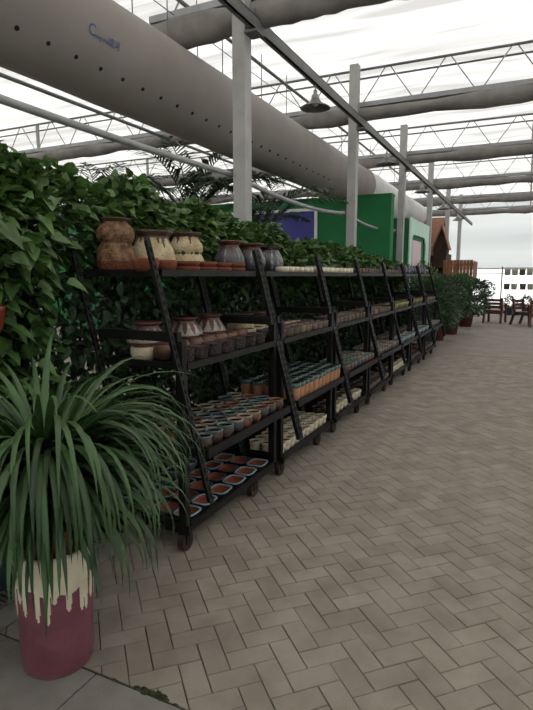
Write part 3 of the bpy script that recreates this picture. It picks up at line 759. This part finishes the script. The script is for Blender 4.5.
def vine_mesh(seed, ztop, half, nhead, nlow, lmin, lmax, zsplit=1.45):
    """a climbing plant: broad leaves on top, a looser curtain of small leaves below"""
    r = random.Random(seed); b = MB()
    zc, rz_ = (zsplit + ztop) / 2, (ztop - zsplit) / 2
    for i in range(nhead):
        y = r.uniform(-half, half); a = r.uniform(-.6, math.pi + .6); q = r.uniform(.55, 1.0) ** .6
        bumpy = 1 + .10 * math.sin(y * 5 + seed) + .08 * math.sin(y * 11 + 2 * seed)
        x = .24 * q * math.cos(a); z = zc + rz_ * q * math.sin(a) * bumpy
        o = Vector((math.cos(a) * .8, r.uniform(-.6, .6), math.sin(a) * .5 + .15)); d = (o + rv(r) * .6)
        L_ = r.uniform(lmin, lmax); leaf(b, Vector((x, y, z)), d, Vector((0, 0, 1)) + rv(r) * .5 + Vector((math.cos(a) * .5, 0, 0)), L_, L_ * r.uniform(.6, .8), r.uniform(.1, .5))
    s_ = MB()
    for i in range(nlow):
        y = r.uniform(-half, half); z = r.uniform(.1, zsplit + .2); x = r.uniform(-.24, .24)
        L_ = r.uniform(.05, .095); d = rv(r); d.z -= .3
        leaf(s_, Vector((x, y, z)), d, rv(r) + Vector((.6, 0, .6)), L_, L_ * .7, r.uniform(.1, .4))
    st = MB()
    for i in range(7):
        x, y = r.uniform(-.2, -.02), r.uniform(-half * .9, half * .9); pts = []
        for j in range(9):
            pts.append((x, y, (ztop - .25) * j / 8)); x += r.uniform(-.05, .05); y += r.uniform(-.07, .07); x = max(-.2, min(.2, x))
        st.tube(pts, .010, 6, 0, .005)
    return b.mesh('upper_leaves', M['leaf']), s_.mesh('lower_leaves', M['leaf_small']), st.mesh('stems', M['stem'])
V = [vine_mesh(11, 2.36, .72, 2000, 3000, .07, .115), vine_mesh(23, 2.30, .72, 2000, 3000, .07, .11), vine_mesh(37, 2.34, .72, 2000, 3000, .07, .11)]
hl = ['beyond the strap-leaved plant at the left edge', 'behind the gourd vase', 'behind the cream jars and slate vases', 'behind the second rack and its grit bowls', 'at the foot of the nearest column',
      'behind the third and fourth racks', 'in front of the blue board', 'below the second column', 'in front of the plain green wall', 'at the far end of the hedge']
hx = -2.69
for i, (y, sc) in enumerate([(1.55, .95), (2.65, .985), (3.85, .94), (5.0, .905), (6.15, .875), (7.3, .865), (8.45, .86), (9.6, .84), (10.75, .81), (11.75, .785)]):
    t = thing('climbing_plant', 'leafy green climbing plant ' + hl[i], 'plant', (hx, y, 0), math.pi * (i % 2) if i > 1 else 0, 'climbing plants forming the hedge', (1, 1, sc))
    for nm, me in zip(('upper_leaves', 'lower_leaves', 'stems'), V[i % 3]): put(nm, me, t)

# large leaved shrub at the left, close to the viewer
r = random.Random(91); b = MB()
for i in range(1900):
    z = r.uniform(1.3, 2.07) if i % 4 else r.uniform(.6, 1.3); y = r.uniform(-.55, .62); w_ = .30 if z > 1.5 else .22
    x = r.uniform(-w_, w_); 
    if z > 1.95 and r.random() < .5: continue
    L_ = r.uniform(.075, .125); d = Vector((x * 1.5 + .3, r.uniform(-.8, .8), r.uniform(-.5, .5))) + rv(r) * .4
    leaf(b, Vector((x, y, z)), d, Vector((.4, -.2, 1)) + rv(r) * .5, L_, L_ * r.uniform(.62, .8), r.uniform(.2, .6))
t = thing('broad_leaf_shrub', 'tall broad-leaved shrub at the left edge behind the strap-leaved plant', 'shrub', (-2.58, 1.6, 0))
b.build('leaves', M['leaf'], t)
b = MB()
for i in range(9):
    x, y = r.uniform(-.12, .12), r.uniform(-.3, .3); pts = []
    for j in range(9): pts.append((x, y, 1.95 * j / 8)); x += r.uniform(-.04, .04); y += r.uniform(-.06, .06)
    b.tube(pts, .013, 6, 0, .006)
b.build('stems', M['stem'], t)

def strap_plant(b, n_, r, z0, Lmin, Lmax, wd, r0=.06, elo=48, ehi=88, b0=130, b1=185):
    for i in range(n_):
        ph = r.uniform(0, 2 * math.pi); el = math.radians(r.uniform(elo, ehi)); L_ = r.uniform(Lmin, Lmax)
        bend = math.radians(r.uniform(b0, b1)) / L_; w_ = wd * r.uniform(.7, 1.15); N = 14
        p = Vector((r0 * math.cos(ph) * r.random(), r0 * math.sin(ph) * r.random(), z0)); vs = []; tw = r.uniform(-.5, .5); ph2 = ph
        for j in range(N + 1):
            t = j / N; d = Vector((math.cos(ph2) * math.cos(el), math.sin(ph2) * math.cos(el), math.sin(el)))
            sd = Vector((-math.sin(ph2), math.cos(ph2), 0)); nn = sd.cross(d) * -1
            sd = (sd * math.cos(tw * t) + nn * math.sin(tw * t))
            ww = w_ * (min(1, .55 + t * 2.2) if t < .25 else 1) * (1 - max(0, (t - .45) / .55) ** 1.8) + .0006
            nrm = d.cross(sd)
            vs += [p - sd * ww / 2 - nrm * ww * .16, p, p + sd * ww / 2 - nrm * ww * .16]
            stp = L_ / N; p = p + d * stp
            if el > math.radians(-84): el -= bend * stp * (.35 + 1.5 * t)
            ph2 += tw * .05
        fs = []
        for j in range(N): a = j * 3; fs += [(a, a + 1, a + 4, a + 3), (a + 1, a + 2, a + 5, a + 4)]
        b.add(vs, fs, 0, True)

# ceramic barrel with the dripping glaze
BX, BY = -1.69, 1.485
bar = thing('ceramic_barrel', 'magenta ceramic barrel with cream glaze dripping down from its rim', 'barrel', (BX, BY, .0012))
b = MB(); seg, rows = 200, 100; HB = .50; rr = random.Random(12)
drips = []
for i in range(24): drips.append((2 * math.pi * (i + rr.uniform(.1, .9)) / 24, rr.uniform(.008, .014), rr.choice([.03, .05, .07, .11, .13, .14]) * rr.uniform(.7, 1.15)))
def edge(t):
    e = .375 + .014 * math.sin(3 * t) + .006 * math.sin(9 * t + 1)
    for a, w_, l_ in drips:
        d = abs((t - a + math.pi) % (2 * math.pi) - math.pi) * .145
        if d < w_: e = min(e, .375 - l_ * math.sqrt(max(0, 1 - (d / w_) ** 2)) ** .6)
    return e
ED = [edge(2 * math.pi * (k + .5) / seg) for k in range(seg)]
prof = [(0, 0), (.131, 0), (.137, .008)] + [(.139 + .012 * math.sin(math.pi * .62 * i / rows), .010 + (HB - .010) * i / rows) for i in range(rows + 1)]
def bwob(t, z):
    k = int(t / (2 * math.pi) * seg + .5) % seg
    return 1.022 if z > min(ED[k], ED[k - 1]) else 1.0
zz = [p[1] for p in prof]
b.lathe(prof, seg, pick=lambda t, j: 2 if j < 2 else (1 if (zz[j] + zz[j + 1]) / 2 > ED[int(t * seg) % seg] else 0), wob=bwob)
b.build('body', [M['magenta'], M['barrel_white'], M['foot_ring']], bar)
b = MB(); rt = prof[-1][0] * 1.022; b.lathe([(rt, HB - .001), (rt - .004, HB + .012), (rt - .02, HB + .014), (rt - .03, HB + .004), (rt - .035, HB - .05), (0, HB - .055)], 64); b.build('rim', M['barrel_white'], bar)

pl = thing('strap_leaf_plant', 'large plant with long arching strap leaves standing in the cream and magenta barrel', 'plant', (BX, BY, HB - .0525))
b = MB(); b.lathe([(0, 0), (.075, 0), (.095, .12), (.102, .125), (.102, .15), (.092, .15), (.088, .13), (0, .128)], 32); b.build('pot', M['terracotta'], pl)
b = MB(); rr = random.Random(77)
strap_plant(b, 270, rr, .20, .75, 1.08, .027, elo=68, ehi=89, b0=172, b1=215)
strap_plant(b, 240, rr, .20, .48, .80, .026, elo=34, ehi=74, b0=135, b1=175)
strap_plant(b, 22, rr, .20, .80, .98, .027, elo=76, ehi=89, b0=80, b1=130)
strap_plant(b, 70, rr, .20, .40, .60, .024, elo=5, ehi=40, b0=95, b1=125)
b.build('leaves', M['strap'], pl)
b = MB()
for i in range(12): a = i * .9; b.tube([(.04 * math.cos(a), .04 * math.sin(a), .12), (.05 * math.cos(a), .05 * math.sin(a), .26)], .012, 6, 0, .006)
b.build('leaf_bases', M['stem'], pl)

pl2 = thing('strap_leaf_plant', 'smaller strap-leaved plant at the left edge in front of the shrub', 'plant', (-2.42, 1.75, .0012))
b = MB(); b.lathe([(0, 0), (.10, 0), (.14, .3), (.15, .31), (.15, .36), (.135, .36), (.13, .32), (0, .32)], 32); b.build('pot', M['bluegrey'], pl2)
b = MB(); strap_plant(b, 190, random.Random(5), .32, .7, 1.2, .034); b.build('leaves', M['strap'], pl2)

rp = thing('red_hanging_pot', 'red glazed pot hanging among the leaves at the left edge', 'pot', (-2.30, 1.70, 1.31))
b = MB(); b.lathe([(0, 0), (.06, 0), (.085, .05), (.10, .13), (.105, .15), (.095, .15), (.09, .13), (0, .125)], 28); b.build('body', M['redglaze'], rp)
b = MB()
for i in range(3): a = i * 2.094; b.tube([(.1 * math.cos(a), .1 * math.sin(a), .148), (0, 0, .55)], .002, 5)
b.tube([(0, 0, .55), (0, 0, 5.46 - 1.31 - .04)], .002, 5); b.build('wire', M['steel_dark'], rp)

# drain grate beside the rack and moss in the joints
dg_ = thing('drain_grate', 'dark slotted drain grate set in the paving at the left edge', 'grate', (-2.46, 1.5, -.004))
b = MB(); b.box(-.25, .25, 0, .02, 0, .008); b.box(-.25, .25, .9, .92, 0, .008); b.box(-.25, -.235, .02, .9, 0, .008); b.box(.235, .25, .02, .9, 0, .008); b.build('frame', M['steel_dark'], dg_)
b = MB()
for i in range(26): b.box(-.235, .235, .035 + i * .033, .035 + i * .033 + .016, 0, .0075)
b.build('bars', M['steel_dark'], dg_)
b = MB(); rr = random.Random(8)
for i in range(26):
    cx_, cy_ = (-1.20 + rr.gauss(0, .03), 1.495 + rr.gauss(0, .006)) if i < 20 else (rr.uniform(-1.4, -.8), 1.487 + rr.gauss(0, .003))
    s_ = rr.uniform(.006, .016); b.lathe([(s_, 0), (s_ * .7, .003), (0, .0045)], 8, c=(cx_, cy_, 0), ax=1.6)
tag(b.build('moss', M['moss']), 'dark green moss growing along the edge of the stone strip', 'moss', kind='stuff')

# palms behind the hedge
def palm_mesh(seed, nf, Lf):
    r_ = random.Random(seed); b = MB(); st = MB()
    for i in range(nf):
        ph = 2 * math.pi * i / nf + r_.uniform(-.2, .2); el = math.radians(r_.uniform(50, 86)); p = Vector((0, 0, 2.15)); pts = [p.copy()]; N = 18; L_ = Lf * r_.uniform(.8, 1.1)
        for j in range(N):
            d = Vector((math.cos(ph) * math.cos(el), math.sin(ph) * math.cos(el), math.sin(el))); p = p + d * L_ / N; pts.append(p.copy()); el -= math.radians(r_.uniform(3.5, 6.5))
            if j > 3:
                sd = Vector((-math.sin(ph), math.cos(ph), 0))
                for s_ in (-1, 1):
                    for q in (0, .5):
                        bp = p - d * (L_ / N) * q; dd = (d * .7 + sd * s_ * .8 + Vector((0, 0, r_.uniform(-.25, .3)))).normalized(); LL = .42 * math.sin(math.pi * min(1, (j + 2) / N * .95)) + .08
                        ww = dd.cross(Vector((0, 0, 1))).normalized() * .02; e = bp + dd * LL - Vector((0, 0, LL * .25)); mid = bp + dd * LL * .5
                        b.add([bp - ww * .5, bp + ww * .5, mid + ww, mid - ww, e], [(0, 1, 2, 3), (3, 2, 4)])
        st.tube(pts, .012, 6, 0, .003)
    tr = MB()
    tr.tube([(0, 0, 0), (.03, .01, 1.0), (0, 0, 2.2)], .07, 10, 0, .05)
    return [('fronds', b.mesh('fronds', M['palm'])), ('frond_ribs', st.mesh('frond_ribs', M['palm'])), ('trunk', tr.mesh('trunk', M['stem']))]
PM = [palm_mesh(3, 14, 2.0), palm_mesh(9, 12, 1.8)]
for i, (x, y, sc, rz, lb) in enumerate([(-5.5, 8.3, 1.12, .4, 'dark feathery palm behind the hedge, left of the nearest column'), (-4.35, 8.6, .98, 2.0, 'dark feathery palm behind the hedge, just behind the nearest column'),
                                        (-7.3, 8.0, 1.05, 1.1, 'dark feathery palm behind the hedge, under the fat duct')]):
    t = thing('potted_palm', lb, 'palm', (x, y, 0), rz, 'palms behind the hedge', (sc,) * 3)
    for nm, me in PM[i % 2]: put(nm, me, t)

# ------------------------------------------------------------------ far end: bushes in pots, chairs, hanging pots
def bush_mesh(seed, n_, rx, rz_, zc, mt, lmin=.06, lmax=.12):
    r_ = random.Random(seed); b = MB()
    for i in range(n_):
        v = rv(r_); q = r_.uniform(.35, 1) ** .5; lump = 1 + .13 * math.sin(5 * v.x + seed) * math.cos(4 * v.y) + .1 * math.sin(6 * v.z + seed)
        p = Vector((v.x * rx * q * lump, v.y * rx * q * lump, zc + v.z * rz_ * q * lump)); L_ = r_.uniform(lmin, lmax)
        leaf(b, p, v + rv(r_) * .7 + Vector((0, 0, .3)), rv(r_), L_, L_ * .38, r_.uniform(0, .3))
    return b.mesh('foliage', mt)
def bush_pot(h_, r_): b = MB(); b.lathe([(0, 0), (r_ * .72, 0), (r_ * .95, h_ * .85), (r_ * 1.05, h_ * .87), (r_ * 1.05, h_), (r_ * .93, h_), (r_ * .9, h_ * .9), (0, h_ * .9)], 28); return b
BM = [bush_mesh(4, 5000, .52, .56, .82, M['leaf_bush'], .045, .085), bush_mesh(6, 5000, .56, .52, .76, M['leaf_bush'], .045, .085), bush_mesh(8, 1300, .5, .5, 1.4, M['leaf_olive'])]
bt = MB(); bt.tube([(0, 0, .3), (.02, 0, .8), (0, .01, 1.1)], .03, 8, 0, .012); BT = bt.mesh('trunk', M['stem'])
for i, (x, y, m_, sc, pot, lb) in enumerate([
    (-2.02, 12.7, 0, 1.2, 'bluegrey', 'dark rounded bush in a dark pot just past the last rack'), (-2.0, 14.05, 1, 1.22, 'terra_dark', 'rounded bush in a terracotta pot, second past the last rack'),
    (-1.86, 15.7, 0, 1.22, 'terra_dark', 'rounded bush in a terracotta pot, third past the last rack'), (-1.72, 18.3, 1, 1.3, 'terra_dark', 'farthest rounded bush in a pot, next to the open chair'),
    (-2.62, 13.4, 2, .92, 'terra_dark', 'olive green shrub behind the dark bushes, below the playhouse'), (-2.75, 16.4, 2, 1.0, 'terra_dark', 'farther olive green shrub below the brown gable')]):
    t = thing('potted_bush', lb, 'bush', (x, y, 0), i * 1.1, 'potted bushes past the racks', (sc,) * 3)
    put('foliage', BM[m_], t); put('trunk', BT, t); bush_pot(.36, .2).build('pot', M[pot], t)

def make_chair(loc, rz, lab):
    t = thing('wooden_armchair', lab, 'chair', loc, rz, 'wooden chairs at the far end')
    w_, d_ = .56, .52
    b = MB()
    for i in range(6): b.box(-w_ / 2, w_ / 2, -d_ / 2 + i * .088, -d_ / 2 + i * .088 + .078, .41, .435)
    b.box(-w_ / 2, w_ / 2, -d_ / 2, -d_ / 2 + .03, .31, .409); b.box(-w_ / 2, w_ / 2, d_ / 2 - .03, d_ / 2, .31, .409)
    b.build('seat', M['chair_wood'], t)
    b = MB()
    for zz_ in (.55, .665, .78): b.box(-w_ / 2 + .03, w_ / 2 - .03, d_ / 2 - .012 + (zz_ - .5) * .12, d_ / 2 + .012 + (zz_ - .5) * .12, zz_ - .047, zz_ + .047)
    b.build('backrest', M['chair_wood'], t)
    for sx in (-1, 1):
        q = MB(); q.beam((sx * w_ / 2, -d_ / 2 - .04, 0), (sx * w_ / 2, -d_ / 2 + .02, .64), .065, .065); q.build('leg', M['chair_wood'], t)
        q = MB(); q.beam((sx * w_ / 2, d_ / 2 + .1, 0), (sx * w_ / 2, d_ / 2 - .02, .43), .065, .065); q.beam((sx * w_ / 2, d_ / 2 - .02, .43), (sx * w_ / 2, d_ / 2 + .05, .86), .065, .065); q.build('leg', M['chair_wood'], t)
        q = MB(); q.box(sx * w_ / 2 - .035, sx * w_ / 2 + .035, -d_ / 2 - .05, d_ / 2 + .05, .64, .665); q.build('armrest', M['chair_wood'], t)
    return t
c0 = make_chair((-.95, 20.3, 0), math.radians(168), 'red-brown wooden armchair standing alone beside the farthest bush')
copy_thing(c0, (.02, 19.7, 0), math.radians(60), 'red-brown wooden armchair at the left side of the far table')
copy_thing(c0, (.42, 19.15, 0), math.radians(182), 'red-brown wooden armchair with its back to the viewer at the far table')
tb = thing('wooden_table', 'red-brown wooden table among the far armchairs', 'table', (.72, 20.1, 0))
b = MB(); b.lathe([(0, .70), (.42, .70), (.43, .715), (.42, .735), (0, .735)], 32); b.build('table_top', M['chair_wood'], tb)
for sx in (-1, 1):
    for sy in (-1, 1): q = MB(); q.beam((sx * .25, sy * .25, 0), (sx * .2, sy * .2, .70), .06, .06); q.build('leg', M['chair_wood'], tb)

# hanging pots on the far display frame
fr = thing('display_frame', 'thin dark frame with wires of hanging pots before the far glazing', 'frame', (-.95, 24.0, 0))
for xx in (0, 3.4): q = MB(); q.beam((xx, 0, 0), (xx, 0, 1.98), .05, .05); q.build('post', M['steel_dark'], fr)
for zz_ in (1.93, 1.36): q = MB(); q.tube([(0, 0, zz_), (3.4, 0, zz_)], .008, 6); q.build('wire', M['steel_dark'], fr)
hp = MB(); hp.lathe([(0, -.04), (.10, -.04), (.115, .18), (.125, .2), (.105, .2), (.08, .03), (0, .02)], 24, sq=4); hpm = hp.mesh('body', M['greypot'])
hk = MB(); hk.tube([(0, 0, .19), (0, .03, .23), (0, 0, .262)], .006, 5); hkm = hk.mesh('hook', M['steel_dark'])
for row, zt in ((0, 1.93), (1, 1.36)):
    for i in range(8):
        t = thing('hanging_pot', f"grey hanging pot, {ORD[i]} from the post on the {'lower' if row else 'upper'} wire of the far frame", 'pot', (-.95 + .2 + i * .27 + (.05 if row and i > 1 else 0), 24.0, zt - .262), 0, 'hanging pots on the far frame')
        put('body', hpm, t); put('hook', hkm, t)
sp = bush_mesh(15, 260, .22, .28, .5, M['leaf_olive'], .08, .14)
for i, x in enumerate((-.62, .0, .55, 1.1)):
    t = thing('potted_seedling', f"small pale green plant in a dark pot below the far frame, {ORD[i]} from the post", 'plant', (x, 24.5, 0), i, 'small plants below the far frame')
    put('foliage', sp, t); bush_pot(.32, .17).build('pot', M['bluegrey'], t)

# ------------------------------------------------------------------ light: overcast sky through the sheeting
w = bpy.data.worlds.new('sky'); SC.world = w; w.use_nodes = True
bg = w.node_tree.nodes['Background']; bg.inputs[0].default_value = (1.0, .995, .975, 1); bg.inputs[1].default_value = 2.15
SC.view_settings.view_transform = 'Standard'; SC.view_settings.look = 'None'; SC.view_settings.gamma = 1.0
SC.view_settings.use_curve_mapping = False; SC.view_settings.exposure = 0.0
SC.cycles.use_denoising = True; SC.cycles.max_bounces = 10; SC.cycles.diffuse_bounces = 5; SC.cycles.transmission_bounces = 6; SC.cycles.transparent_max_bounces = 8
